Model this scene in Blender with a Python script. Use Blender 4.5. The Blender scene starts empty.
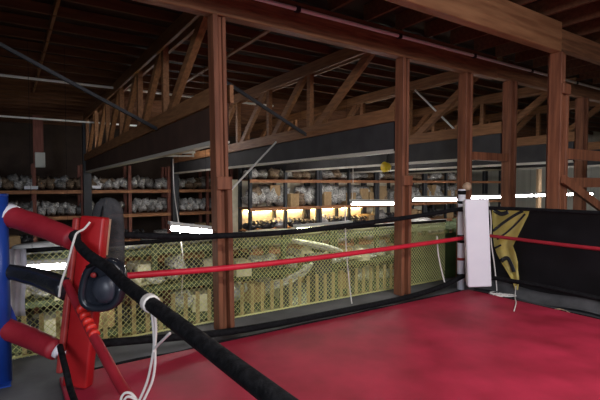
import bpy, bmesh, math, random
from mathutils import Vector, Matrix, noise
random.seed(7)
SC = bpy.context.scene
COL = SC.collection
V = Vector
PI = math.pi
# ------------------------------------------------------------------ camera
F = 440.0
CAM = V((0, 0, 1.6))
cd = bpy.data.cameras.new('camera'); cam = bpy.data.objects.new('camera', cd); COL.objects.link(cam)
cd.sensor_width = 36; cd.lens = F/600*36; cd.clip_start = .02; cd.clip_end = 200
cam.location = CAM
cam.rotation_euler = (math.radians(90-2.08), 0, -math.radians(33.7))
SC.camera = cam
RM = cam.rotation_euler.to_matrix()
def ray(x, y): return RM @ V(((x-300)/F, (200-y)/F, -1))
def onX(x, y, X): d = ray(x, y); return CAM + d*(X/d.x)
def onY(x, y, Y): d = ray(x, y); return CAM + d*(Y/d.y)
def onZ(x, y, Z): d = ray(x, y); return CAM + d*((Z-1.6)/d.z)
def atd(x, y, d): return CAM + ray(x, y)*d

# ------------------------------------------------------------------ materials
def mat(name, col, rough=.7, col2=None, scale=8, metal=0, emit=None, bump=0, stretch=None, spec=None, alpha=1, detail=6, lo=.35, hi=.65):
    m = bpy.data.materials.new(name); m.use_nodes = True
    nt = m.node_tree; b = nt.nodes['Principled BSDF']
    b.inputs['Base Color'].default_value = (*col, 1); b.inputs['Roughness'].default_value = rough
    b.inputs['Metallic'].default_value = metal
    if spec is not None: b.inputs['Specular IOR Level'].default_value = spec
    if col2 or bump:
        tc = nt.nodes.new('ShaderNodeTexCoord'); mp = nt.nodes.new('ShaderNodeMapping')
        nt.links.new(tc.outputs['Object'], mp.inputs['Vector'])
        if stretch: mp.inputs['Scale'].default_value = stretch
        n = nt.nodes.new('ShaderNodeTexNoise'); n.inputs['Scale'].default_value = scale; n.inputs['Detail'].default_value = detail
        nt.links.new(mp.outputs['Vector'], n.inputs['Vector'])
        if col2:
            r = nt.nodes.new('ShaderNodeValToRGB')
            r.color_ramp.elements[0].position = lo; r.color_ramp.elements[1].position = hi
            r.color_ramp.elements[0].color = (*col, 1); r.color_ramp.elements[1].color = (*col2, 1)
            nt.links.new(n.outputs['Fac'], r.inputs['Fac']); nt.links.new(r.outputs['Color'], b.inputs['Base Color'])
        if bump:
            bp = nt.nodes.new('ShaderNodeBump'); bp.inputs['Strength'].default_value = bump; bp.inputs['Distance'].default_value = .02
            nt.links.new(n.outputs['Fac'], bp.inputs['Height']); nt.links.new(bp.outputs['Normal'], b.inputs['Normal'])
    if emit:
        b.inputs['Emission Color'].default_value = (*emit[0], 1); b.inputs['Emission Strength'].default_value = emit[1]
    if alpha < 1: b.inputs['Alpha'].default_value = alpha
    return m
M = {}
M['post'] = mat('post_wood', (.155, .052, .024), .65, (.27, .098, .046), 4, stretch=(5, 5, .5), bump=.1)
M['beam'] = mat('beam_wood', (.17, .07, .032), .6, (.30, .135, .06), 5, stretch=(.5, 6, 6), bump=.15)
M['ply'] = mat('ply_wood', (.23, .095, .04), .6, (.36, .17, .075), 3, stretch=(.5, 3, 5))
M['truss'] = mat('truss_wood', (.20, .085, .032), .7, (.33, .15, .06), 5, stretch=(6, .6, 6))
M['purlin'] = mat('purlin_wood', (.10, .038, .015), .85, (.16, .064, .026), 4, stretch=(.6, 5, 5))
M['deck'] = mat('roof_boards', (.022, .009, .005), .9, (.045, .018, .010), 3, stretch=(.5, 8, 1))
M['curtain_brown'] = mat('curtain_brown', (.06, .027, .017), .85, (.08, .038, .024), 3)
M['curtain_black'] = mat('curtain_black', (.035, .033, .035), .85, (.05, .048, .05), 3)
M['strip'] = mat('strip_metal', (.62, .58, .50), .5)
M['steel'] = mat('dark_steel', (.02, .022, .027), .55, (.034, .037, .044), 6)
M['conduit'] = mat('conduit', (.88, .87, .84), .35)
M['shelfwood'] = mat('shelf_wood', (.30, .12, .05), .7, (.45, .2, .09), 4, stretch=(.5, 5, 5))
M['redwood'] = mat('redwood', (.19, .06, .04), .7, (.26, .09, .06), 4, stretch=(5, 5, .5))
M['white_wrap'] = mat('white_wrap', (.16, .155, .15), .5, (.86, .84, .80), 11, bump=.4)
M['grey_wrap'] = mat('grey_wrap', (.10, .095, .09), .5, (.42, .40, .37), 9, bump=.4)
M['brown_wrap'] = mat('brown_wrap', (.11, .07, .045), .6, (.40, .29, .19), 8, bump=.4)
M['black_part'] = mat('black_part', (.02, .02, .022), .35, (.07, .07, .075), 7)
M['silver'] = mat('silver_part', (.55, .56, .57), .3, (.75, .75, .74), 5, metal=.35)
M['cream'] = mat('cream_part', (.62, .57, .42), .5, (.78, .72, .56), 5)
M['carton'] = mat('carton', (.36, .23, .11), .8, (.46, .31, .16), 4)
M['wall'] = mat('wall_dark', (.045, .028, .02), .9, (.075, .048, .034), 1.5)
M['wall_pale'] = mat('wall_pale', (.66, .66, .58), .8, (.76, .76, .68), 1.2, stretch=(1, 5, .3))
M['lower'] = mat('lower_concrete', (.22, .20, .15), .9, (.30, .27, .20), 2)
M['apron'] = mat('apron_canvas', (.06, .063, .07), .7, (.115, .118, .13), 3, bump=.15)
M['red_mat'] = mat('red_canvas', (.27, .009, .028), .6, (.47, .022, .062), 1.9, bump=.12, detail=10, lo=.33, hi=.66)
M['red_vinyl'] = mat('red_vinyl', (.38, .008, .012), .4, (.45, .013, .016), 5)
M['red_side'] = mat('worn_red', (.30, .02, .02), .5, (.45, .06, .05), 8)
M['red_sleeve'] = mat('red_sleeve', (.30, .010, .022), .55, (.38, .02, .034), 6, bump=.2)
M['red_rope'] = mat('red_rope', (.62, .012, .035), .5, (.70, .02, .05), 8)
M['tape_red'] = mat('tape_red', (.75, .03, .02), .4)
M['black_rope'] = mat('black_rope', (.004, .004, .005), .8, (.012, .012, .014), 25, bump=.6, spec=.15)
M['black_vinyl'] = mat('black_vinyl', (.014, .016, .02), .25, (.022, .024, .03), 6)
M['mitt'] = mat('mitt_vinyl', (.012, .015, .022), .25, (.02, .024, .034), 9)
M['mitt_face'] = mat('mitt_face', (.03, .036, .052), .4, (.05, .057, .075), 9)
M['sack'] = mat('sack_mesh', (.04, .04, .044), .85, (.07, .07, .075), 14, alpha=.74)
M['blue'] = mat('blue_paint', (.012, .05, .30), .35, (.016, .065, .36), 5)
M['white_vinyl'] = mat('white_vinyl', (.86, .84, .92), .45, (.90, .88, .95), 4)
M['white_cloth'] = mat('white_cloth', (.80, .79, .86), .8, (.88, .87, .92), 8)
M['cord'] = mat('cord', (.78, .74, .70), .7)
M['tan'] = mat('tan_tape', (.42, .27, .17), .7, (.55, .38, .26), 9)
M['net'] = mat('net_twine', (.74, .72, .30), .7)
M['panel'] = mat('panel_black', (.005, .005, .006), .6, (.009, .009, .011), 3, spec=.2)
M['yellow_cloth'] = mat('yellow_cloth', (.80, .64, .14), .6, (.88, .76, .28), 7)
M['yellow'] = mat('yellow_plastic', (.85, .62, .02), .4)
M['picket'] = mat('picket_wood', (.50, .37, .15), .75, (.62, .47, .21), 6, stretch=(6, 6, .6))
M['green'] = mat('green_tarp', (.035, .055, .022), .7, (.06, .09, .035), 3, bump=.3)
M['rack_green'] = mat('rack_green', (.06, .085, .04), .6, (.10, .12, .06), 4)
M['skirt'] = mat('skirt_canvas', (.11, .112, .12), .75, (.2, .2, .21), 4, bump=.2)
M['pale_wood'] = mat('pale_wood', (.5, .33, .19), .7, (.6, .42, .26), 5, stretch=(5, 5, .5))
M['housing'] = mat('lamp_housing', (.72, .72, .70), .5)
M['tube'] = mat('tube_glow', (.9, .9, .9), .5, emit=((1.0, .96, .95), 42))
M['tube_lower'] = mat('tube_glow_lower', (.9, .9, .9), .5, emit=((.95, 1.0, .58), 32))
M['boxwhite'] = mat('box_white', (.6, .6, .57), .6)
M['tag'] = mat('shelf_tag', (.85, .85, .9), .5)
M['bulb'] = mat('bulb_glow', (1, .8, .4), .5, emit=((1.0, .74, .34), 40))

# ------------------------------------------------------------------ mesh helpers
class MB:
    def __init__(s): s.bm = bmesh.new()
    def box(s, lo, hi, bev=0, seg=2):
        c = [(lo[i]+hi[i])/2 for i in range(3)]; d = [abs(hi[i]-lo[i]) for i in range(3)]
        r = bmesh.ops.create_cube(s.bm, size=1, matrix=Matrix.Translation(c) @ Matrix.Diagonal((*d, 1)))
        if bev:
            es = list({e for v in r['verts'] for e in v.link_edges})
            bmesh.ops.bevel(s.bm, geom=es, offset=bev, segments=seg, affect='EDGES', profile=.5)
        return s
    def bar(s, p, q, w, h, up=(0, 0, 1)):       # rectangular member p->q, w across, h along up
        p, q = V(p), V(q); d = (q-p); L = d.length; d.normalize()
        a = d.cross(V(up)).normalized(); u = a.cross(d)
        vs = [s.bm.verts.new(o + a*sx*w/2 + u*sy*h/2) for o in (p, q) for sx, sy in ((-1, -1), (1, -1), (1, 1), (-1, 1))]
        for f in ((3, 2, 1, 0), (4, 5, 6, 7), (0, 1, 5, 4), (1, 2, 6, 5), (2, 3, 7, 6), (3, 0, 4, 7)):
            s.bm.faces.new([vs[i] for i in f])
        return s
    def tube(s, pts, r, n=10, cap=True, flat=1.0):
        pts = [V(p) for p in pts]; rs = r if isinstance(r, (list, tuple)) else [r]*len(pts)
        rings = []; a = None
        for i, p in enumerate(pts):
            t = (pts[min(i+1, len(pts)-1)] - pts[max(i-1, 0)]).normalized()
            if a is None:
                a = t.cross(V((0, 0, 1)))
                if a.length < .05: a = t.cross(V((1, 0, 0)))
            a = (a - t*a.dot(t)).normalized(); b = t.cross(a)
            rings.append([s.bm.verts.new(p + (a*math.cos(k*2*PI/n)*flat + b*math.sin(k*2*PI/n))*rs[i]) for k in range(n)])
        for A, B in zip(rings, rings[1:]):
            for k in range(n): s.bm.faces.new((A[k], A[(k+1) % n], B[(k+1) % n], B[k]))
        if cap:
            s.bm.faces.new(rings[0][::-1]); s.bm.faces.new(rings[-1])
        return s
    def blob(s, c, r, seed=0, amp=.25, freq=1.7, sub=2):
        g = bmesh.ops.create_icosphere(s.bm, subdivisions=sub, radius=1)
        for v in g['verts']:
            k = 1 + amp*noise.noise(v.co*freq + V((seed*3.1, seed*1.7, 0)))
            v.co = V(c) + V((v.co.x*r[0], v.co.y*r[1], v.co.z*r[2]))*k
        return s
    def grid(s, fn, nu, nv, thick=0):
        P = [[s.bm.verts.new(fn(i/nu, j/nv)) for j in range(nv+1)] for i in range(nu+1)]
        fs = [s.bm.faces.new((P[i][j], P[i+1][j], P[i+1][j+1], P[i][j+1])) for i in range(nu) for j in range(nv)]
        if thick: bmesh.ops.solidify(s.bm, geom=fs, thickness=thick)
        return s
    def build(s, name, m, parent=None, smooth=False, at=None):
        bmesh.ops.recalc_face_normals(s.bm, faces=s.bm.faces[:])
        if parent is not None:
            off = wloc(parent); loc = V((0, 0, 0))
        else:
            if at is None:
                xs = [v.co for v in s.bm.verts]
                at = ((min(c.x for c in xs)+max(c.x for c in xs))/2, (min(c.y for c in xs)+max(c.y for c in xs))/2, min(c.z for c in xs))
            off = V(at); loc = V(at)
        for v in s.bm.verts: v.co -= off
        me = bpy.data.meshes.new(name); s.bm.to_mesh(me); s.bm.free()
        if smooth: me.polygons.foreach_set('use_smooth', [True]*len(me.polygons))
        me.materials.append(M[m] if isinstance(m, str) else m)
        o = bpy.data.objects.new(name, me); COL.objects.link(o); o.location = loc
        if parent is not None: o.parent = parent
        return o
def wloc(o):
    p = V((0, 0, 0))
    while o: p += o.location; o = o.parent
    return p
def tag(o, label, cat, group=None, kind=None):
    o['label'] = label; o['category'] = cat
    if group: o['group'] = group
    if kind: o['kind'] = kind
    return o
def thing(name, loc, label, cat, group=None):
    o = bpy.data.objects.new(name, None); COL.objects.link(o); o.location = loc; o.empty_display_size = .1
    return tag(o, label, cat, group)
def struct(o): o['kind'] = 'structure'; return o
KIDS = {}
def dup(root, loc, rot=None, scale=None, label=None, group=None):
    c = root.copy(); COL.objects.link(c); c.location = loc
    if rot: c.rotation_euler = rot
    if scale: c.scale = scale
    if label: c['label'] = label
    if group: c['group'] = group
    return c
def cat_curve(pts, n=6):          # catmull-rom smoothing
    pts = [V(p) for p in pts]; out = []
    for i in range(len(pts)-1):
        p0, p1, p2, p3 = pts[max(i-1, 0)], pts[i], pts[i+1], pts[min(i+2, len(pts)-1)]
        for k in range(n):
            t = k/n
            out.append(.5*((2*p1) + (p2-p0)*t + (2*p0-5*p1+4*p2-p3)*t*t + (3*p1-p0-3*p2+p3)*t**3))
    out.append(pts[-1]); return out

# ------------------------------------------------------------------ setting
ZL = -2.9
struct(MB().box((-9, -8, ZL-.1), (24, 19, ZL)).build('floor', 'lower', at=(0, 0, ZL)))
def rz(Y): return 3.88 - max(0, Y-4.5)*.0146          # underside of the purlins
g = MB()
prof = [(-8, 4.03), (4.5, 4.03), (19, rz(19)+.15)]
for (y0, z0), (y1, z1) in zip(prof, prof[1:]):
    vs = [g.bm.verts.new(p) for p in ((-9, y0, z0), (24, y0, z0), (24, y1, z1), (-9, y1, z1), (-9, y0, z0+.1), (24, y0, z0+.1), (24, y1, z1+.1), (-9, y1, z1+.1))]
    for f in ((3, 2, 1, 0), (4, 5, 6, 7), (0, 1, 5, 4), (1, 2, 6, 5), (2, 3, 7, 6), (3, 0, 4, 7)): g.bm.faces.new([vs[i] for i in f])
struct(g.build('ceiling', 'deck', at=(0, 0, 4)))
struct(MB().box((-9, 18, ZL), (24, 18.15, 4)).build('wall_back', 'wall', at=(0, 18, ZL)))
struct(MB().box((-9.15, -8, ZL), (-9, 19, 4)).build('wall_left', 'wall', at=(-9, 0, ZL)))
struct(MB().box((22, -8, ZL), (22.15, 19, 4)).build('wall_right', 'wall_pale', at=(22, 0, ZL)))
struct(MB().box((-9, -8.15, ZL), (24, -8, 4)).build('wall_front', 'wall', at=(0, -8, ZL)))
# mezzanine the ring stands on, and the lower ledge with the pickets
struct(MB().box((-8.9, -7.9, -.28), (9.5, 4.86, -.02)).build('floor_mezzanine', 'apron', at=(0, 0, -.28)))
struct(MB().box((-8.9, 4.86, -.62), (9.5, 5.45, -.42)).build('trim_1', 'beam', at=(0, 5, -.6)))
for X in (-6, -2, 2, 6, 9.2):
    struct(MB().box((X-.1, 4.9, ZL), (X+.1, 5.1, -.62)).build('column', 'steel'))

# ------------------------------------------------------------------ timber frame
PY = 4.5
def post(X, Y, w, dp, z0, z1, split, label, lean=0):
    r = thing('timber_post', (X, Y, z0), label, 'post', 'built up timber posts')
    t = w/3
    for k, (dx, dy) in enumerate(((-t, 0), (0, .055), (t, -.012))):
        MB().box((X+dx-t/2+.003, Y-dp/2+dy, z0), (X+dx+t/2-.003, Y+dp/2+dy, z1 if k != 2 else split), .006, 1).build('plank', 'post', r)
    if split < z1:
        MB().box((X+t/2+.003, Y-dp/2+.035, split+.002), (X+t*1.5-.02, Y+dp/2, z1), .006, 1).build('plank', 'post', r)
        MB().box((X-w/2, Y-dp/2-.035, split-.12), (X+w/2-.01, Y-dp/2-.002, split+.02), .006, 1).build('splice_block', 'post', r)
    if lean:
        for c in r.children:
            for v in c.data.vertices: v.co.x += lean*v.co.z/z1
    return r
post(onY(224, 310, PY).x, PY, .185, .16, -.02, 3.4, 1.66, 'reddish timber post just right of the red corner pad', -.05)
post(4.80, PY, .19, .16, -.02, 3.4, 1.70, 'reddish timber post midway along the netting')
post(6.30, PY+.05, .17, .15, -.02, 3.4, 3.4, 'timber post rising behind the white corner pad')
post(7.50, PY, .20, .15, -.02, 3.42, 3.42, 'timber post standing behind the yellow torn cloth')
post(10.2, PY, .20, .15, -.02, 3.42, 3.42, 'timber post partly hidden behind the thick front post')
post(onY(558, 120, 3.13).x, 3.13, .21, .17, -.02, 3.4, 2.95, 'thick timber post behind the black panel under the plywood faced beam')

def beam(X0, X1, Y, z0, z1, w, m, label):
    return tag(MB().box((X0, Y-w/2, z0), (X1, Y+w/2, z1), .008, 1).build('timber_beam', m), label, 'beam', 'timber beams over the ring')
beam(-8.9, 7.0, PY, 3.4, 3.76, .14, 'beam', 'long brown beam carried on the posts behind the netting')
beam(7.0, 21.9, PY, 3.42, 3.70, .14, 'beam', 'slimmer brown beam continuing beyond the post behind the white pad')
beam(-8.9, 6.33, 3.13, 3.4, 3.80, .13, 'ply', 'deep plywood faced beam running above the ring to the thick post')
beam(6.34, 21.9, 3.22, 3.50, 3.78, .11, 'beam', 'narrow beam running on past the thick front post')
for (x, ya, yb, h, lab, zz) in ((580, 150, 160, .15, 'upper horizontal timber rail right of the thick post', 0), (580, 178, 187, .14, 'lower horizontal timber rail right of the thick post', 0)):
    z = onY(x, (ya+yb)/2, 3.1).z
    tag(MB().box((6.50, 3.06, z-h/2), (13, 3.11, z+h/2)).build('timber_rail', 'post'), lab, 'rail')
a, b = onY(563, 179, 3.0), onY(600, 207, 3.0)
tag(MB().bar((a.x, 3.0, a.z), (a.x+(b.x-a.x)*2.2, 3.0, a.z+(b.z-a.z)*2.2), .05, .12, (0, 0, 1)).build('diagonal_brace', 'post'), 'sloping timber brace descending from the thick post at the side', 'brace')
z = onY(488, 156, PY).z
tag(MB().box((6.30+.09, PY-.06, z-.08), (7.39, PY+.06, z+.05)).build('timber_rail', 'post'), 'short timber rail between two posts above the white pad', 'rail')

# trusses along Y
def truss(X, label, curtain):
    r = thing('roof_truss', (X, 9.5, 2), label, 'truss', 'timber roof trusses')
    Y0, Y1 = PY+.02, 14.8
    zb = lambda Y: 2.62 - (Y-4.5)*.021
    zt = lambda Y: rz(Y) - .11
    zc = lambda Y: 2.09 - (Y-4.5)*.012
    for s in (-1, 1):
        MB().bar((X+s*.07, Y0+.08, zb(Y0)), (X+s*.07, Y1, zb(Y1)), .045, .20).build('bottom_chord', 'truss', r)
        MB().bar((X+s*.07, Y0+.08, zt(Y0)), (X+s*.07, Y1, zt(Y1)), .045, .20).build('top_chord', 'truss', r)
    ys = [4.95, 6.85, 8.4, 9.95, 11.5, 13.1, 14.7]
    for i, y in enumerate(ys):
        if i: MB().bar((X, y, zb(y)-.08), (X, y, zt(y)+.08), .088, .10, (0, 1, 0)).build('web_post', 'truss', r)
        if i < len(ys)-1:
            y2 = ys[i+1]-.12
            MB().bar((X, y+.1, zt(y)), (X, y2, zb(y2)), .088, .13).build('web_diagonal', 'truss', r)
    g = MB()
    ya, yb = Y0+.12, Y1
    vs = [g.bm.verts.new((X+s*.05, y, f(y) + o)) for s in (-1, 1) for y, f, o in ((ya, zc, 0), (yb, zc, 0), (yb, zb, -.101), (ya, zb, -.101))]
    for f in ((0, 1, 2, 3), (7, 6, 5, 4), (0, 4, 5, 1), (1, 5, 6, 2), (2, 6, 7, 3), (3, 7, 4, 0)): g.bm.faces.new([vs[i] for i in f])
    c = g.build('draft_curtain', curtain, r)
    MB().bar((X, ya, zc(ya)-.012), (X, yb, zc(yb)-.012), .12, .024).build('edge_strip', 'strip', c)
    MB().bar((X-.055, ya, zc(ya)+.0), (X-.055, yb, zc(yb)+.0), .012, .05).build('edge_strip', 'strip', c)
    return r
truss(2.07, 'timber truss with brown draft panel running back from the post by the red pad', 'curtain_brown')
truss(4.80, 'timber truss with black draft panel running back from the middle post', 'curtain_black')
truss(7.50, 'timber truss with black draft panel behind the white corner pad', 'curtain_black')
truss(10.2, 'timber truss with black draft panel farthest along the long beam', 'curtain_black')
truss(12.9, 'timber truss glimpsed beyond the thick front post', 'curtain_black')
for X in (2.07, 4.80, 7.5, 10.2, 12.9):
    tag(MB().box((X-.11, 14.81, ZL), (X+.11, 15.0, 3.55)).build('steel_column', 'steel'), {2.07: 'dark steel column at the far end of the brown panelled truss'}.get(X, 'dark steel column at the far end of a black panelled truss'), 'column', 'steel columns at the back')

# purlins (along X beyond the long beam) and joists (along Y over the ring)
Y = 4.95
k = 0
while Y < 17.8:
    z = rz(Y)
    tag(MB().box((-8.95, Y-.022, z), (21.95, Y+.022, z+.13)).build('roof_purlin', 'purlin'),
        'dark brown roof purlin crossing the trusses under the ceiling', 'purlin', 'roof purlins')
    Y += .61
X = -2.0
while X < 16:
    tag(MB().box((X-.022, -3, 3.80), (X+.022, 4.56, 4.02)).build('roof_joist', 'purlin'),
        'dark brown joist lying over the beams above the ring', 'joist', 'joists above the ring')
    X += .61
# bridging blocks between purlins
Y = 5.255
while Y < 12:
    z = rz(Y)
    tag(MB().box((.58-.02, Y-.284, z-.005), (.58+.02, Y+.284, z+.115)).build('bridging_block', 'truss'),
        'short bridging block wedged between two purlins at the upper left', 'block', 'bridging blocks')
    Y += .61
a, b = onZ(286, 30, 3.74), onZ(228, 63, 3.74)
p = V((3.2, 5.2, 3.86)); 
tag(MB().bar((3.15, 4.72, 3.80), (3.15, 9.6, 3.72), .06, .03).build('ceiling_batten', 'truss'), 'thin pale batten under the purlins right of the near post', 'batten')

# braces, conduits, cables
def pxbar(name, x1, y1, Y1, x2, y2, Y2, w, m, label, cat):
    return tag(MB().bar(onY(x1, y1, Y1), onY(x2, y2, Y2), w, w).build(name, m), label, cat)
pxbar('steel_brace', -60, 12, 6.6, 157, 129, 7.0, .045, 'steel', 'dark steel brace slanting down across the upper left ceiling', 'brace')
pxbar('steel_brace', 226, 82, 7.0, 311, 138, 6.85, .05, 'steel', 'dark steel brace slanting between the two panelled trusses', 'brace')
pxbar('tie_rod', 415, 90, 6.6, 456, 131, 6.4, .03, 'conduit', 'pale tie rod slanting down just right of the middle post', 'rod')
pxbar('tie_rod', 404, 138, 6.9, 470, 100, 7.0, .05, 'truss', 'timber cross brace meeting the pale tie rod', 'brace')
pxbar('tie_rod', 276, 142, 6.9, 229, 192, 5.2, .02, 'conduit', 'thin grey cable slanting down to the near post', 'cable')
def conduit(x, y, Y, xa, xb, r, label):
    p = onY(x, y, Y)
    return tag(MB().tube([(xa, Y, p.z), (xb, Y, p.z)], r, 8).build('conduit', 'conduit', smooth=True), label, 'pipe')
conduit(0, 75, 10.3, -3, 6, .028, 'long grey conduit crossing the upper left under the purlins')
conduit(60, 76, 11.6, -.2, 3, .022, 'short grey conduit just above the long one at the upper left')
conduit(0, 116, 13.2, -3, 4, .025, 'lowest grey conduit crossing the far upper left')
c = thing('conduit', (6, 4.4, 3.64), 'silver conduit fixed along the face of the long beam', 'pipe')
MB().tube([(-8.8, 4.397, 3.66), (21, 4.397, 3.66)], .024, 10).build('pipe', 'conduit', c, True)
for X in (1.2, 2.9, 4.6, 6.3, 8.0, 9.7):
    MB().box((X-.03, 4.37, 3.63), (X+.03, 4.43, 3.69)).build('clip', 'steel', c)

# ------------------------------------------------------------------ ring floor
mat_o = MB().box((.33, -1.4, -.02), (5.74, 4.05, .02), .01, 2).build('ring_canvas', 'red_mat')
tag(mat_o, 'worn red canvas covering the boxing ring floor', 'canvas')

# black panel beyond the ring side
p = thing('vinyl_screen', (6.12, 0, -.02), 'long black vinyl panel screening the side beyond the ring', 'panel')
MB().box((6.10, -6, -.02), (6.15, 4.2, 1.22)).build('sheet', 'panel', p)
MB().tube([(6.125, -6, 1.225), (6.125, 4.2, 1.225)], .025, 8).build('top_hem', 'black_rope', p, True)
tag(MB().grid(lambda u, v: V((5.96+.14*v, 4.1-8*u, .0+.02*math.sin(u*40)+.13*v*v)), 60, 4, .01).build('grey_skirt', 'skirt', smooth=True), 'crumpled grey cloth strip lying along the foot of the black panel', 'cloth')

# far corner: ring post, white pad, tape, tan bracket
cp = V((5.86, 4.2, 0))
rp = thing('ring_post', (cp.x, cp.y, -.02), 'white ring post at the far corner behind the white pad', 'ring post')
MB().tube([(cp.x-.06, cp.y+.03, -.02), (cp.x-.06, cp.y+.03, 1.52)], .055, 14).build('pole', 'white_vinyl', rp, True)
MB().tube([(cp.x-.06, cp.y+.03, 1.44), (cp.x-.06, cp.y+.03, 1.50)], .062, 14).build('tape_band', 'black_rope', rp, True)
MB().blob((cp.x-.0, cp.y-.02, 1.56), (.07, .06, .07), 3, .3).build('tape_wrap', 'tan', rp, True)
for z in (.2, .45, .72, .80, 1.2, 1.32):
    MB().tube([(cp.x-.06, cp.y+.03, z-.02), (cp.x-.06, cp.y+.03, z+.02)], .06, 12).build('turnbuckle_band', 'black_rope' if z != .45 else 'red_side', rp, True)
# pad: facing the ring centre (diagonal)
def pad(name, base_c, top_c, ax, w, dp, m, label, cat, bev=.03):
    base_c, top_c = V(base_c), V(top_c)
    up = (top_c-base_c); H = up.length; up.normalize(); ax = V(ax); ax = (ax-up*ax.dot(up)).normalized(); n = ax.cross(up)
    r = thing(name, base_c, label, cat)
    g = MB(); g.box((-w/2, -dp/2, 0), (w/2, dp/2, H), bev, 4)
    mt = Matrix((ax, -n, up)).transposed().to_4x4(); mt.translation = base_c
    g.bm.transform(mt); g.build('cushion', m, r, True)
    return r, mt, H
A0 = onZ(477.0, 289, .05); 
d_far = 6.38
b0, t0 = atd(479, 286.5, d_far), atd(475.5, 199, d_far)
axr = RM @ V((1, 0, 0))
r, mt, H = pad('corner_pad', b0, t0, axr, .335, .10, 'white_vinyl', 'white corner pad at the far corner of the ring', 'corner pad', .018)
g = MB()
g.box((-.172, -.04, .02), (-.166, .04, H-.02)); g.bm.transform(mt); g.build('seam', 'white_cloth', r)
# knee-high cord hanging right of the pad
def pxtube(name, pts, r, m, label, cat, n=5, group=None, flat=1):
    P = [atd(*q) for q in pts]
    return tag(MB().tube(cat_curve(P, n), r, 6, flat=flat).build(name, m, smooth=True), label, cat, group)
pxtube('hanging_cord', [(488, 198, 6.45), (491, 220, 6.5), (491, 240, 6.5), (494, 262, 6.5), (496, 280, 6.5), (497, 294, 6.5)], .009, 'cord', 'pale cord hanging down the right side of the white pad', 'cord')
# torn yellow cloth with black print on the panel
rows = [(209, 492, 530), (216, 492, 528), (226, 493, 523), (236, 493, 518), (246, 494, 513), (254, 497, 516), (262, 501, 518), (270, 506, 518), (277, 510, 519), (283, 513, 519), (290, 515, 518)]
def yc(u, v):
    t = v*(len(rows)-1); i = min(int(t), len(rows)-2); f = t-i
    y, l, rr = [rows[i][k]*(1-f)+rows[i+1][k]*f for k in range(3)]
    return onX(l+(rr-l)*u, y, 6.05 + .02*math.sin(u*9+v*5)*(1-.3*v))
yt = thing('torn_cloth', onX(505, 290, 6.05), 'torn yellow cloth with black bands hanging on the black panel', 'cloth')
MB().grid(yc, 10, 30, .006).build('fabric', 'yellow_cloth', yt, True)
def band(pts, w):
    P = cat_curve([onX(x, y, 6.018) for x, y in pts], 5)
    return MB().tube(P, w, 8, flat=.25)
for pts, w in (([(494, 210), (501, 214), (508, 212)], .03), ([(493, 231), (503, 223), (515, 215), (523, 211)], .02), ([(497, 239), (506, 233), (516, 224), (525, 214)], .014),
               ([(501, 261), (507, 258), (511, 264), (514, 272)], .03), ([(495, 248), (501, 245)], .014)):
    band(pts, w).build('black_band', 'black_vinyl', yt, True)

# ------------------------------------------------------------------ ring ropes
def rope(name, pts, r, m, label, n=8, group=None, nseg=10):
    return tag(MB().tube(cat_curve(pts, n), r, nseg).build(name, m, smooth=True), label, 'rope', group)
YR = 4.12
# far side behind which the netting hangs
rope('ring_rope', [onY(96, 233, YR), onY(150, 236, YR), onY(215, 236, YR), onY(300, 231, YR), onY(400, 218.5, YR), onY(463, 208.5, YR)], .030, 'black_rope', 'black top rope running in front of the netting')
rope('ring_rope', [onY(98, 279, YR), onY(125, 276, YR), onY(215, 269, YR), onY(300, 260, YR), onY(400, 247, YR), onY(463, 238, YR)], .030, 'red_rope', 'red middle rope running in front of the netting')
rope('ring_rope', [onY(78, 347, YR), onY(105, 343, YR), onY(210, 334, YR), onY(270, 325, YR), onY(322, 315, YR), onY(400, 299, YR), onY(440, 287, YR), onY(463, 276, YR)], .036, 'black_rope', 'black bottom rope sagging onto the deck below the netting')
# side along the black panel
XR = 5.86
rope('ring_rope', [onX(488, 235.5, XR), onX(520, 239.5, XR), onX(560, 244.5, XR), onX(600, 249, XR), onX(660, 257, XR)], .024, 'red_sleeve', 'red middle rope crossing in front of the black panel')
rope('ring_rope', [onX(488, 208, XR), onX(520, 209, XR), onX(560, 211, XR), onX(600, 213, XR), onX(660, 216, XR)], .026, 'black_rope', 'black top rope along the upper edge of the black panel')
rope('ring_rope', [onX(488, 277, XR), onX(530, 284, XR), onX(560, 290, XR), onX(600, 299, XR), onX(660, 312, XR)], .030, 'black_rope', 'black bottom rope low in front of the black panel')
# near side running towards the camera
rope('ring_rope', [atd(74, 235, 3.36), atd(80, 246, 3.25), atd(90, 256, 3.1), atd(108, 268, 2.98), atd(124, 283, 2.75), atd(150, 303, 2.45), atd(200, 341, 2.0), atd(282, 403, 1.5), V((.86, .6, .78)), V((.75, -.5, .85))],
     [.030]*8+[.036]*8+[.038]*8+[.039]*8+[.041]*41, 'black_rope', 'thick black padded rope running from the red pad towards the viewer')
rope('ring_rope', [atd(66, 282, 3.36), atd(75, 300, 3.26), atd(88, 325, 3.1), atd(104, 355, 2.9), atd(130, 399, 2.6), V((.70, 2.0, .25)), V((.75, 1.0, .22))],
     [.030]*8+[.032]*8+[.034]*33, 'red_sleeve', 'red rope sloping down from the red pad across the canvas edge')
rope('ring_rope', [atd(60, 346, 3.30), atd(66, 370, 3.1), atd(75, 402, 2.9), V((.42, 1.9, .05)), V((.45, .9, .04))], .022, 'black_rope', 'thin black rope dropping from the lower red sleeve')
for k, (x, y, d) in enumerate(((82, 309, 3.13), (85, 316, 3.1), (88, 322, 3.06), (91, 328, 3.03), (94, 334, 3.0))):
    dirv = (atd(104, 355, 2.9)-atd(88, 325, 3.1)).normalized()
    c = atd(x, y, d+.03)
    tag(MB().tube([c-dirv*.017, c+dirv*.017], .037, 12).build('tape_band', 'tape_red', smooth=True), 'bright red tape band wound round the sloping red rope', 'tape', 'red tape bands')

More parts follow.
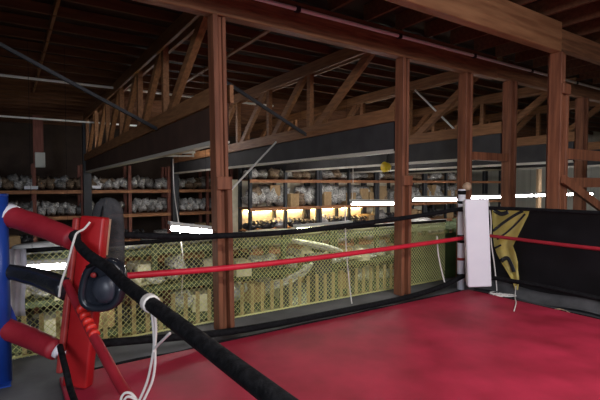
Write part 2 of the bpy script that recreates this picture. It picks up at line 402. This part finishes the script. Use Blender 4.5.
# ------------------------------------------------------------------ near corner
c0 = V((-.03, 4.32, 0))
bp = thing('ring_post', (c0.x, c0.y, -.02), 'blue steel ring post at the near left corner', 'ring post')
MB().tube([(c0.x-.045, c0.y, -.02), (c0.x-.045, c0.y, 1.50)], .085, 20).build('pole', 'blue', bp, True)
MB().tube([(c0.x-.045, c0.y, 1.50), (c0.x-.045, c0.y, 1.52)], .088, 20).build('cap', 'blue', bp, True)
MB().bar(atd(4, 300, 3.62), atd(16, 330, 3.70), .05, .05).build('bracket', 'blue', bp)
MB().box((c0.x-.20, c0.y-.15, -.02), (c0.x+.03, c0.y+.15, -.01)).build('base_plate', 'blue', bp)
# red pad, leaning
b0, t0 = atd(77.5, 386, 3.42), atd(95.5, 216.5, 3.50)
axp = (RM @ V((1, 0, .12)))
r, mt, H = pad('corner_pad', b0, t0, axp, .205, .10, 'red_vinyl', 'red corner pad leaning at the near left corner', 'corner pad', .02)
g = MB(); g.box((-.150, -.07, .1), (-.104, .05, H-.02), .012, 2); g.bm.transform(mt); g.build('side_flap', 'red_side', r)
g = MB(); g.box((.098, .034, H-.30), (.107, .052, H-.012)); g.bm.transform(mt); g.build('edge_trim', 'tan', r)
# turnbuckle sleeves from blue post to pad
def sleeve(pts, rs, m, label, endm=None, endp=None):
    o = thing('turnbuckle_sleeve', V(pts[0]), label, 'sleeve')
    P = cat_curve(pts, 6); n = len(P)
    R = [rs[0]+(rs[1]-rs[0])*i/(n-1) for i in range(n)]
    R = [q*(1+.05*noise.noise(V((i*.9, rs[0]*50, 0)))) for i, q in enumerate(R)]
    MB().tube(P, R, 16).build('foam_cover', m, o, True)
    for p, q, rr in endp or (): MB().tube([p, q], rr, 12).build('end_fitting', endm, o, True)
    return o
d1, d2 = 3.62, 3.42
s1 = [atd(10, 216, d1), atd(40, 226, d1-.06), atd(74, 240, d2)]
sleeve(s1, (.090, .082), 'red_sleeve', 'red padded sleeve joining the top of the blue post to the red pad', 'white_cloth', [(atd(5, 213, d1+.02), atd(13, 217.5, d1-.01), .096)])
s2 = [atd(6, 271, d1), atd(35, 277, d1-.05), atd(68, 289, d2)]
sleeve(s2, (.058, .090), 'black_vinyl', 'black padded sleeve at middle height between blue post and red pad', 'black_rope', [(atd(-3, 268, d1), atd(8, 272, d1), .045)])
s3 = [atd(3, 328, d1), atd(28, 337, d1-.05), atd(56, 350, d2)]
sleeve(s3, (.088, .078), 'red_sleeve', 'lowest red padded sleeve between the blue post and the red pad foot', 'white_cloth', [(atd(56, 350, d2), atd(59.5, 351.5, d2), .055), (atd(58, 351, d2), atd(66, 354, d2), .03)])
# black mitt hung on the pad
mc = atd(104.5, 284, 3.12)
mt_o = thing('focus_mitt', mc, 'round black padded mitt hanging on the red corner pad', 'mitt')
axx, ayy, azz = RM @ V((1, 0, 0)), RM @ V((0, 1, 0)), RM @ V((0, 0, 1))
def loc(u, v, w): return mc + axx*u + ayy*v + azz*w
def outline(t, k=1.0):
    e = 2.6; c, s_ = math.cos(t), math.sin(t)
    u = .150*math.copysign(abs(c)**(2/e), c); v = .188*math.copysign(abs(s_)**(2/e), s_)
    return (u+.02*v/.18)*k*(1-.10*v/.18), v*k
N = 40
g = MB(); rings = []
for k, w in ((.0, -.07), (.75, -.07), (.97, -.05), (1.0, -.01), (.94, .03), (.80, .045), (.0, .03)):
    rings.append([g.bm.verts.new(loc(*outline(i*2*PI/N, max(k, .02)), w)) for i in range(N)])
for A, B in zip(rings, rings[1:]):
    for i in range(N): g.bm.faces.new((A[i], A[(i+1) % N], B[(i+1) % N], B[i]))
g.bm.faces.new(rings[0]); g.bm.faces.new(rings[-1])
g.build('body', 'mitt', mt_o, True)
MB().tube([loc(*outline(i*2*PI/N, .86), .045) for i in range(N+1)], .026, 10).build('padded_rim', 'mitt', mt_o, True)
g = MB(); g.blob((0, 0, 0), (.088, .105, .045), 5, .12)
for v in g.bm.verts: v.co = loc(v.co.x+.02, v.co.y-.03, v.co.z+.045)
g.build('puffed_centre', 'mitt_face', mt_o, True)
g = MB(); g.blob((0, 0, 0), (.022, .02, .012), 2, .1)
for v in g.bm.verts: v.co = loc(v.co.x-.045, v.co.y+.075, v.co.z+.07)
g.build('red_patch', 'red_side', mt_o, True)
MB().tube([loc(-.09, .13, .07), loc(-.03, .16, .09), loc(.03, .15, .085), loc(.08, .11, .07)], .013, 8).build('strap', 'black_rope', mt_o, True)
# dark grey sack behind the pad
sc = atd(108, 300, 3.80)
sk = thing('mesh_sack', sc, 'dark grey upright mesh sack behind the red corner pad', 'sack')
g = MB(); rings = []
prof = [(302, .06), (298, .12), (285, .142), (250, .15), (225, .145), (210, .128), (203, .10), (199, .06), (197.5, .02)]
for y, rad in prof:
    c = atd(107.5+ (300-y)*.005, y, 3.80)
    rings.append([g.bm.verts.new(c + axx*rad*math.cos(i*2*PI/20)*(1+.05*math.sin(3*i+y)) + azz*rad*.55*math.sin(i*2*PI/20)) for i in range(20)])
for A, B in zip(rings, rings[1:]):
    for i in range(20): g.bm.faces.new((A[i], A[(i+1) % 20], B[(i+1) % 20], B[i]))
g.bm.faces.new(rings[0]); g.bm.faces.new(rings[-1])
g.build('bag', 'sack', sk, True)
MB().tube([atd(105, 198, 3.8), atd(100, 220, 3.66), atd(97, 232, 3.60)], .008, 6).build('drawstring', 'black_rope', sk, True)
# cords
kn = atd(75, 236, 3.30)
pxtube('tied_cord', [(90, 222, 3.36), (84, 229, 3.34), (77, 233, 3.28), (74, 240, 3.25), (67, 265, 3.22), (61, 284, 3.22), (59, 297, 3.24)], .009, 'cord', 'cream cord tied round the top of the red pad and hanging down', 'cord')
tag(MB().blob(kn, (.045, .045, .05), 4, .3).build('rope_knot', 'black_rope', smooth=True), 'black knot where the top red sleeve meets the pad', 'knot')
w = thing('tie_string', atd(150, 303, 2.45), 'white cord looped round the thick black rope and trailing down', 'cord')
c = atd(150, 303, 2.45); dv = (atd(200, 338, 2.0)-atd(124, 283, 2.75)).normalized()
for k in range(3): 
    cc = c + dv*(k-1)*.016
    MB().tube([cc-dv*.01, cc+dv*.01], .050, 14).build('wrap', 'cord', w, True)
for pts in ([(151, 306, 2.42), (153, 325, 2.43), (154, 345, 2.44), (151, 365, 2.45), (147, 382, 2.46), (140, 399, 2.46), (136, 408, 2.46)],
            [(154, 307, 2.42), (156, 328, 2.42), (155, 346, 2.43), (155, 365, 2.44), (152, 382, 2.45), (144, 400, 2.45), (140, 410, 2.45)],
            [(170, 333, 2.28), (163, 340, 2.33), (156, 347, 2.42), (153, 352, 2.42)],
            [(138, 402, 2.46), (132, 394, 2.46), (125, 393, 2.46), (121, 399, 2.46), (123, 406, 2.46)],
            [(140, 404, 2.45), (133, 398, 2.45), (127, 397, 2.45), (124, 402, 2.45), (128, 409, 2.45)]):
    MB().tube(cat_curve([atd(*q) for q in pts], 5), .0075, 6).build('strand', 'cord', w, True)
tag(MB().grid(lambda u, v: onY(8+(26-8)*u+2*math.sin(v*6)*(u-.5), 249+67*v, 4.50+.04*math.sin(u*11)), 10, 10, .012).build('white_towel', 'white_cloth', smooth=True), 'white towel hanging behind the black sleeve beside the blue post', 'towel')

tag(MB().tube(cat_curve([V((.6+.36*k, 4.10+.02*math.sin(k*2.3)+.012*(k % 2), .0)) for k in range(15)], 4), .012, 6).build('lacing_rope', 'black_rope', smooth=True), 'thin black lacing rope lying along the back edge of the red canvas', 'rope')
tag(MB().tube(cat_curve([V((5.80+.02*math.sin(k*1.9), 4.0-.38*k, .0)) for k in range(14)], 4), .012, 6).build('lacing_rope', 'black_rope', smooth=True), 'thin black lacing rope along the canvas edge before the black panel', 'rope')
rr = random.Random(5)
tag(MB().tube(cat_curve([onZ(488+rr.uniform(0, 30), 292.5+rr.uniform(-2, 4), .005+.01*rr.random()) for k in range(16)], 5), .008, 6).build('tangled_cord', 'cord', smooth=True), 'tangled pale cord lying on the deck right of the white pad', 'cord')
tag(MB().tube(cat_curve([onX(516, 286, 5.95), onZ(515, 297, 0.01), onZ(516, 303, .03), onZ(514, 311, .03)], 5), .007, 6).build('loose_cord', 'cord', smooth=True), 'loose pale cord trailing from the torn yellow cloth onto the canvas', 'cord')
tag(MB().tube(cat_curve([onZ(x, y, .005) for x, y in ((548, 312), (556, 310), (562, 313), (553, 316), (546, 313), (560, 309), (575, 316))], 5), .008, 6).build('tangled_cord', 'tan', smooth=True), 'small tan cord tangle on the deck before the black panel', 'cord')

# ------------------------------------------------------------------ netting
NY = 4.80
net = thing('safety_net', (2, NY, -.02), 'green diamond safety netting stretched behind the ring ropes', 'net')
g = MB(); s = .057; X0, X1 = -1.6, 6.15
def strand(p, q, r):
    p, q = V(p), V(q); d = (q-p).normalized(); a = d.cross(V((0, 1, 0))).normalized(); b = V((0, 1, 0))
    vs = [g.bm.verts.new(o + a*ca*r + b*sa*r) for o in (p, q) for ca, sa in ((1, 0), (-.5, .87), (-.5, -.87))]
    for i in range(3): g.bm.faces.new((vs[i], vs[(i+1) % 3], vs[3+(i+1) % 3], vs[3+i]))
zn0, zn1 = -.02, .98
asp = 1.05
n = int((X1-X0)/s)
Hh = (zn1-zn0)/asp
for i in range(-int(Hh/s)-1, n+int(Hh/s)+1):
    for sg in (1, -1):
        xa = X0 + i*s if sg == 1 else X0 + i*s + Hh
        p, q = V((xa, NY+.004*sg, zn0)), V((xa+sg*Hh, NY+.004*sg, zn1))
        if max(p.x, q.x) > X1 or min(p.x, q.x) < X0:      # trim the twine at the two ends of the net
            if min(p.x, q.x) > X1 or max(p.x, q.x) < X0: continue
            ts = sorted(((X0-p.x)/(q.x-p.x), (X1-p.x)/(q.x-p.x)))
            p, q = p.lerp(q, max(0, ts[0])), p.lerp(q, min(1, ts[1]))
            if (q-p).length < .02: continue
        strand(p, q, .0029)
g.build('mesh', 'net', net)
MB().tube([(X0, NY, zn1), (X1, NY, zn1)], .022, 8).build('top_cord', 'black_rope', net, True)
MB().tube([(X0, NY, zn0+.015), (X1, NY, zn0+.015)], .01, 8).build('bottom_cord', 'net', net, True)
pxtube('hanging_cord', [(345, 206, 6.0), (346, 245, 6.0), (349, 280, 6.0), (353, 312, 5.95)], .008, 'cord', 'thin pale cord hanging down the netting left of the middle post', 'cord')
pxtube('hanging_cord', [(437, 236, 6.55), (438, 252, 6.55), (441, 268, 6.55), (445, 284, 6.5)], .010, 'cord', 'pale cord hanging slack left of the white corner pad', 'cord')

# pickets on the ledge
pf = thing('picket_fence', (2, 5.2, -.42), 'row of pale yellow wooden slats standing behind the netting', 'fence')
X = -1.4; 
while X < 5.5:
    hgt = .27 + .03*noise.noise(V((X*7, 0, 0)))
    MB().box((X-.021, 5.19, -.42), (X+.021, 5.215, hgt)).build('slat', 'picket', pf)
    X += .152
MB().box((-1.5, 5.217, -.36), (5.5, 5.245, -.28)).build('rail', 'picket', pf)
MB().box((-1.5, 5.217, -.24), (5.5, 5.245, -.18)).build('rail', 'picket', pf)
tag(MB().grid(lambda u, v: V((5.55+1.9*u, 5.16+.03*math.sin(u*14+v*2), -.42+1.13*v)), 24, 6, .015).build('green_tarp', 'green', smooth=True), 'dark green tarp hanging behind the netting near the white pad', 'tarp')

# ------------------------------------------------------------------ shelving
def unit(X0, X1, Y0, dp, zs, z0, z1, mup, label, group, mb='shelfwood'):
    r = thing('shelving_unit', ((X0+X1)/2, Y0+dp/2, z0), label, 'shelves', group)
    for X in (X0+.05, (X0+X1)/2, X1-.05):
        for Y in (Y0+.05, Y0+dp-.05):
            MB().box((X-.048, Y-.048, z0), (X+.048, Y+.048, z1)).build('upright', mup, r)
    for z in zs:
        MB().box((X0+.002, Y0-.03, z-.035), (X1-.002, Y0+dp, z)).build('shelf_board', mb, r)
        MB().box((X0+.002, Y0-.055, z-.10), (X1-.002, Y0-.031, z)).build('edge_rail', mb, r)
    return r
BL = [-.98, -.22, .28, .62, 1.41, 2.15]
BLz = [-.95, -.22, .62, 1.41]
names = ['left end', 'beside the brown panelled truss', 'near the first post']
for i in range(3):
    X0 = -.65+i*2.68
    unit(X0, X0+2.66, 15.05, .8, BLz, ZL, 2.2, 'redwood', 'tall wooden shelving bay at the back left, ' + ['leftmost beside the blue post', 'middle bay behind the red pad', 'bay seen just left of the near post'][i], 'back left shelving bays')
BRz = [-1.2, -.5, .15, .86, 1.74]
for i in range(5):
    X0 = 6.15+i*2.66
    unit(X0, X0+2.64, 12.0, .8, BRz, ZL, 2.45, 'steel', 'steel framed shelving bay ' + ['just right of the near post', 'second right of the near post', 'just left of the middle post', 'between the middle post and white pad', 'farthest right past the white pad'][i], 'back right shelving bays')
LLz = [-1.75, -1.05, -.35, .36]
for i in range(5):
    X0 = -2.0+i*2.9
    unit(X0, X0+2.88, 8.5, .9, LLz, ZL, .46, 'rack_green', 'lower wooden rack of parts seen through the netting, ' + ['at the blue post', 'behind the thick black rope', 'right of the near post', 'left of the middle post', 'behind the green tarp'][i], 'lower racks of parts', 'rack_green')

# ---- stock on the shelves
def var(kind, k, m):
    g = MB()
    if kind == 'wrapped_part':
        g.blob((0, 0, .5), (.5, .5, .5), k*1.3+.7, .75, 1.5+.3*(k % 3), 2)
        g.blob((.22*(-1)**k, 0, .72), (.22, .3, .24), k*2.1, .6, 2.0, 1)
    elif kind == 'bumper':
        P = [(math.sin(t*1.1)*.5/math.sin(1.1), -.22*math.cos(t*1.1)*1.6+.22, .5) for t in [(-1+2*j/12) for j in range(13)]]
        g.tube(P, [.06+.05*math.sin(PI*j/12) for j in range(13)], 8)
        for v in g.bm.verts: v.co.z = .5 + (v.co.z-.5)*4.4
        for s_ in (-1, 1): g.blob((s_*.40, .14, .5), (.09, .06, .28), k+s_, .4, 2, 1)
    elif kind == 'carton':
        g.box((-.5, -.5, 0), (.5, .5, 1), .02, 1)
        g.box((-.5, -.06, .995), (.5, .06, 1.004))
        g.box((-.3, -.512, .35), (.1, -.498, .7))
    elif kind == 'engine_part':
        g.blob((0, 0, .42), (.5, .45, .42), k*2.2, .5, 2.2, 2)
        for j in range(4): g.tube([(-.45+.3*j, -.3, .5), (-.40+.3*j, -.48, .62), (-.36+.28*j, -.3, .85)], .07, 7)
        g.tube([(-.2, -.4, .35), (-.2, -.56, .35)], .2, 12)
        g.tube([(.22, -.4, .3), (.22, -.54, .3)], .14, 12)
    o = g.build(kind, m, at=(0, 0, 0), smooth=(kind != 'carton'))
    zmin = min(v.co.z for v in o.data.vertices)
    for v in o.data.vertices: v.co.z -= zmin
    return o
LIB = {}
def get(kind, k, m):
    key = (kind, k, m)
    if key not in LIB: LIB[key] = var(kind, k, m).data; 
    return LIB[key]
def put(kind, k, m, loc_, size, rot, label, cat, group):
    me = get(kind, k, m)
    o = bpy.data.objects.new(kind, me); COL.objects.link(o); o.location = loc_; o.scale = size; o.rotation_euler = rot
    return tag(o, label, cat, group)
TONE = {'white_wrap': 'whitish', 'grey_wrap': 'grey', 'brown_wrap': 'brown', 'cream': 'cream', 'carton': 'brown', 'black_part': 'black', 'silver': 'silver'}
NOUN = {'wrapped_part': ('wrapped part', 'wrapped part'), 'carton': ('carton', 'carton'), 'engine_part': ('engine part', 'engine part')}
def describe(kind, m, label):            # label, category and group for one piece of stock
    where = label[min(label.index(q) for q in (' on the ', ' at the ') if q in label):]
    noun, cat = NOUN[kind]
    return TONE[m]+' '+noun+where, cat, TONE[m]+' '+noun+'s'+where
def row(X0, X1, Y, z, step, kinds, hs, layers, label, cat, group, seed, gapf=.0):
    rnd = random.Random(seed); 
    skip_steel = []
    for L in range(layers):
        X = X0 + L*step*.5
        while X < X1 - L*step*.5:
            if rnd.random() > gapf + .18*L:
                kind, m = rnd.choice(kinds); w_ = step*rnd.uniform(.9, 1.12); h = rnd.uniform(*hs)*(1 if L == 0 else .8)
                put(kind, rnd.randrange(5), m, (X, Y+rnd.uniform(-.04, .06)+.10*L, z + .62*L*hs[0]), (w_, rnd.uniform(.5, .62), h), (0, 0, rnd.uniform(-.3, .3)), *describe(kind, m, label))
            X += step
W, G, B_, K = ('wrapped_part', 'white_wrap'), ('wrapped_part', 'grey_wrap'), ('wrapped_part', 'brown_wrap'), ('engine_part', 'black_part')
E = ('engine_part', 'silver')
row(-.5, 7.2, 15.40, 1.41, .27, [B_, G, B_, W, W], (.26, .40), 2, 'brown and grey wrapped part on the upper back left shelf', 'wrapped part', 'parts on the upper back left shelf', 1)
row(-.5, 7.2, 15.40, .62, .27, [W, W, W, G], (.28, .40), 2, 'whitish wrapped part on the second back left shelf', 'wrapped part', 'parts on the second back left shelf', 2, .05)
row(-.5, 7.2, 15.40, -.22, .5, [G, K, ('carton', 'carton'), K], (.22, .4), 1, 'dark part on the third back left shelf', 'part', 'parts on the third back left shelf', 3, .25)
row(6.35, 17.5, 12.35, .86, .36, [W, G, W, B_, ('carton', 'carton'), W], (.42, .58), 2, 'pale wrapped part on the upper back right shelf', 'wrapped part', 'parts on the upper back right shelf', 4)
row(6.35, 17.5, 12.35, 1.74, .42, [G, B_, W], (.25, .36), 1, 'wrapped part on the top back right shelf under the draft panels', 'wrapped part', 'parts on the top back right shelf', 5)
row(6.35, 17.5, 12.35, .15, .55, [K, E, K, G, ('carton', 'carton'), E], (.30, .46), 1, 'dark metal part on the middle back right shelf', 'car part', 'parts on the middle back right shelf', 6, .1)
row(6.35, 17.5, 12.35, -.5, .5, [G, W, E], (.35, .5), 1, 'part on the low back right shelf behind the netting', 'car part', 'parts on the low back right shelf', 16, .1)
# lower racks: long pale bumpers on top, mixed stock below
rnd = random.Random(11)
X = -1.5; 
while X < 12.2:
    L = rnd.uniform(1.1, 1.6)
    put('bumper', rnd.randrange(3), rnd.choice(['silver', 'white_wrap', 'cream', 'grey_wrap', 'silver']), (X, 8.85+rnd.uniform(-.1, .15), .36), (L, .9, rnd.uniform(.16, .26)), (0, 0, rnd.uniform(-.2, .2)),
        'long pale bumper lying on top of the lower racks', 'bumper', 'bumpers on top of the lower racks')
    X += rnd.uniform(.8, 1.25)
CR = ('carton', 'cream'); CT = ('carton', 'carton')
WC = ('wrapped_part', 'cream')
row(-1.8, 12.2, 8.92, -.35, .36, [W, G, CR, K, W, K, E, CT, WC], (.24, .48), 1, 'mixed part on the upper shelf of the lower racks', 'car part', 'stock on the upper shelf of the lower racks', 12, .08)
row(-1.8, 12.2, 8.92, -1.05, .40, [W, CR, K, CT, E, G, WC], (.26, .5), 1, 'mixed part on the second shelf of the lower racks', 'car part', 'stock on the second shelf of the lower racks', 13, .08)
row(-1.7, 12.2, 8.62, -.35, .31, [W, K, CR, G, E, WC], (.16, .30), 1, 'small part at the front of the upper shelf of the lower racks', 'car part', 'small stock at the front of the lower racks', 22, .35)
row(-1.8, 12.2, 8.92, -1.75, .6, [CR, CT, WC], (.3, .5), 1, 'mixed part on the lowest shelf of the lower racks', 'car part', 'stock on the lowest shelf of the lower racks', 14, .08)
# single recognisable pieces
for (x, y, Y, w_, rx, lab) in ((318, 245, 7.6, 1.3, .25, 'large white bumper tilted behind the netting near the middle post'), (294, 274, 7.2, 1.0, -.35, 'white bumper lying askew behind the slats')):
    p = onY(x, y, Y); put('bumper', 4, 'white_wrap', (p.x, p.y, p.z-.1), (w_, .8, .16), (0, rx, 0), lab, 'bumper', None)
    tag(MB().box((p.x-.22, Y-.2, ZL), (p.x+.22, Y+.2, p.z-.2)).build('parts_crate', 'black_part'), ('tall dark crate under the tilted white bumper' if y == 245 else 'dark crate under the askew white bumper'), 'crate')

p = onY(539, 180, 9.6)
tag(MB().box((p.x-.12, 9.55, ZL), (p.x+.12, 9.65, 2.3)).build('timber_stud', 'pale_wood'), 'pale upright plank seen behind the tubes left of the thick post', 'post')
# white box, tags, yellow block
p = onY(40, 160, 15.0)
tag(MB().box((p.x-.13, 14.92, p.z-.22), (p.x+.13, 15.05, p.z+.22), .02, 2).build('junction_box', 'boxwhite'), 'small white box fixed high on the reddish upright at the upper left', 'box')
tag(MB().box((p.x-.16, 15.05, 2.2), (p.x+.1, 15.15, 3.6)).build('timber_stud', 'redwood'), 'reddish stud carrying the small white box', 'post')
for x0, x1, y, lab in ((24, 38, 187.5, 'long white tag on the upper back shelf edge'), (92, 101, 187, 'short white tag beside the dark steel column')):
    a, b = onY(x0, y, 14.98), onY(x1, y, 14.98)
    tag(MB().box((a.x, 14.97, a.z-.05), (b.x, 14.99, a.z+.04)).build('shelf_tag', 'tag'), lab, 'tag')
p = onX(386.5, 167, 7.40)
yb_ = thing('cord_reel', p, 'bright yellow reel hanging under the black draft panel', 'reel')
MB().tube([p-V((.06, 0, 0)), p+V((.06, 0, 0))], .10, 16).build('drum', 'yellow', yb_, True)
MB().tube([p+V((-.075, 0, 0)), p-V((.055, 0, 0))], .12, 16).build('flange', 'yellow', yb_, True)
MB().tube([p+V((0, 0, .1)), p+V((.02, 0, .35))], .01, 6).build('hook', 'steel', yb_, True)

# ------------------------------------------------------------------ lamps
def lamp(a, b, label, cords=True, m='tube', top=3.5, r=.022):
    a, b = V(a), V(b); d = (b-a).normalized(); c = (a+b)/2
    o = thing('fluorescent_lamp', c, label, 'lamp', 'fluorescent lamps')
    MB().bar(a-d*.03+V((0, 0, .075)), b+d*.03+V((0, 0, .075)), .13, .045).build('housing', 'housing', o)
    if m: MB().tube([a, b], r, 10).build('tube', m, o, True)
    else: MB().tube([a, b], r, 10).build('tube', 'housing', o, True)
    for e, s_ in ((a, 1), (b, -1)): MB().bar(e+V((0, 0, .06)), e+V((0, 0, -.02)), .05, .03, d).build('end_cap', 'housing', o)
    if cords:
        for e in (a+d*.12, b-d*.12): MB().tube([e+V((0, 0, .09)), V((e.x, e.y, top))], .0022, 5).build('cord', 'black_rope', o)
    return o
def pl(x1, y1, x2, y2, Y, label, Yb=None, **k): return lamp(onY(x1, y1, Y), onY(x2, y2, Yb or Y), label, **k)
pl(171, 228, 213, 232.5, 6.6, 'glowing tube lamp just left of the near post', m='tube', r=.04)
pl(352, 203.5, 393, 203.5, 8.0, 'glowing tube lamp left of the middle post', r=.038)
pl(413, 199.5, 459, 199.5, 8.0, 'glowing tube lamp between the middle post and white pad', r=.038)
pl(470, 197.5, 505, 197, 8.0, 'glowing tube lamp just right of the white pad', r=.038)
pl(512, 196, 532, 195.5, 8.0, 'glowing tube lamp left of the thick post', r=.038)
pl(535, 195.5, 558, 195, 8.0, 'glowing tube lamp directly behind the thick post', r=.038)
pl(564, 194.5, 592, 194, 8.0, 'glowing tube lamp right of the thick post', r=.038)
pl(296, 229.5, 350, 225, 7.6, 'glowing tube lamp just above the black top rope', m='tube_lower')
pl(22, 268.5, 78, 265, 6.9, 'glowing tube lamp low behind the netting at the blue post', r=.04)
pl(133, 156, 193, 156, 9.0, 'unlit pale tube fitting under the brown draft panel', m=None, r=.018)
pxtube('hanging_cord', [(173, 159, 8.0), (174, 190, 8.0), (179, 226, 7.0), (183, 262, 6.5), (181, 300, 6.5)], .009, 'cord', 'long pale cord hanging past the lit lamp left of the near post', 'cord')
pxtube('hanging_cord', [(353, 168, 9.5), (353, 185, 9.5), (352, 202, 9.5)], .010, 'cord', 'short pale cord above the lamp left of the middle post', 'cord')
# tubes added out of view behind the draft panels to brighten the back shelves
for (X0, X1, Y, z, lab) in ((3.0, 4.3, 11.5, 2.88, 'added tube lamp hidden between the trusses beside the brown panel'), (5.4, 6.8, 9.5, 2.52, 'added tube lamp hidden between the trusses behind the near black panel'), (8.1, 9.5, 9.5, 2.5, 'added tube lamp hidden between the farther trusses')):
    lamp((X0, Y, z), (X1, Y, z), lab, r=.05)
for i, X in enumerate((-.6, 1.9, 4.4, 6.9, 9.4)):  # tubes added below the pickets' sight line to light the lower racks
    lamp((X, 6.1, -.95), (X+1.5, 6.1, -.95), 'added tube lamp hidden low in front of the lower racks', m='tube_lower', cords=False, r=.03)
# warm bulbs glowing behind the middle back right shelf
for X in (6.3, 7.55, 8.95, 10.3):
    lamp((X, 12.74, .72), (X+1.05, 12.74, .72), 'warm tube lamp glowing at the back of the middle right shelves', cords=False, m='bulb', r=.025)
tag(MB().box((5.9, 12.82, -.5), (15, 12.86, 1.74)).build('back_board', 'cream'), 'pale board closing the back of the right hand shelving', 'board')

# ------------------------------------------------------------------ light
def area(loc_, tgt, sx, sy, e, col):  # area lights added out of view, behind the viewer and over the ring
    l = bpy.data.lights.new('unseen_light', 'AREA'); l.shape = 'RECTANGLE'; l.size = sx; l.size_y = sy; l.energy = e; l.color = col
    o = bpy.data.objects.new('unseen_light', l); COL.objects.link(o); o.location = loc_
    o.rotation_euler = (V(tgt)-V(loc_)).to_track_quat('-Z', 'Y').to_euler()
    return o
area((-4.5, -6.0, 3.2), (4.5, 4, -1.2), 3.5, 1.6, 500, (.82, .88, 1.0))  # cool light standing in for daylight; no doorway is built
for (X, Y) in ((1.2, .0), (3.2, .0), (5.0, .0), (1.8, -2.2), (4.4, -2.2)):
    lamp((X-.6, Y, 3.36), (X+.6, Y, 3.36), 'tube lamp over the ring', m=None, top=3.9)
    area((X, Y, 3.32), (X, Y+.8, 0), 1.2, .14, 50, (1, .95, .93))
wd = bpy.data.worlds.new('world'); SC.world = wd; wd.use_nodes = True
wd.node_tree.nodes['Background'].inputs[0].default_value = (.3, .3, .35, 1); wd.node_tree.nodes['Background'].inputs[1].default_value = .02
for me in LIB.values(): pass
for (kind, k, m), me in LIB.items():
    for o in [o for o in bpy.data.objects if o.data == me and 'category' not in o]:
        bpy.data.objects.remove(o)
vs = SC.view_settings
vs.view_transform = 'Standard'; vs.look = 'None'; vs.exposure = 0; vs.gamma = 1; vs.use_curve_mapping = False
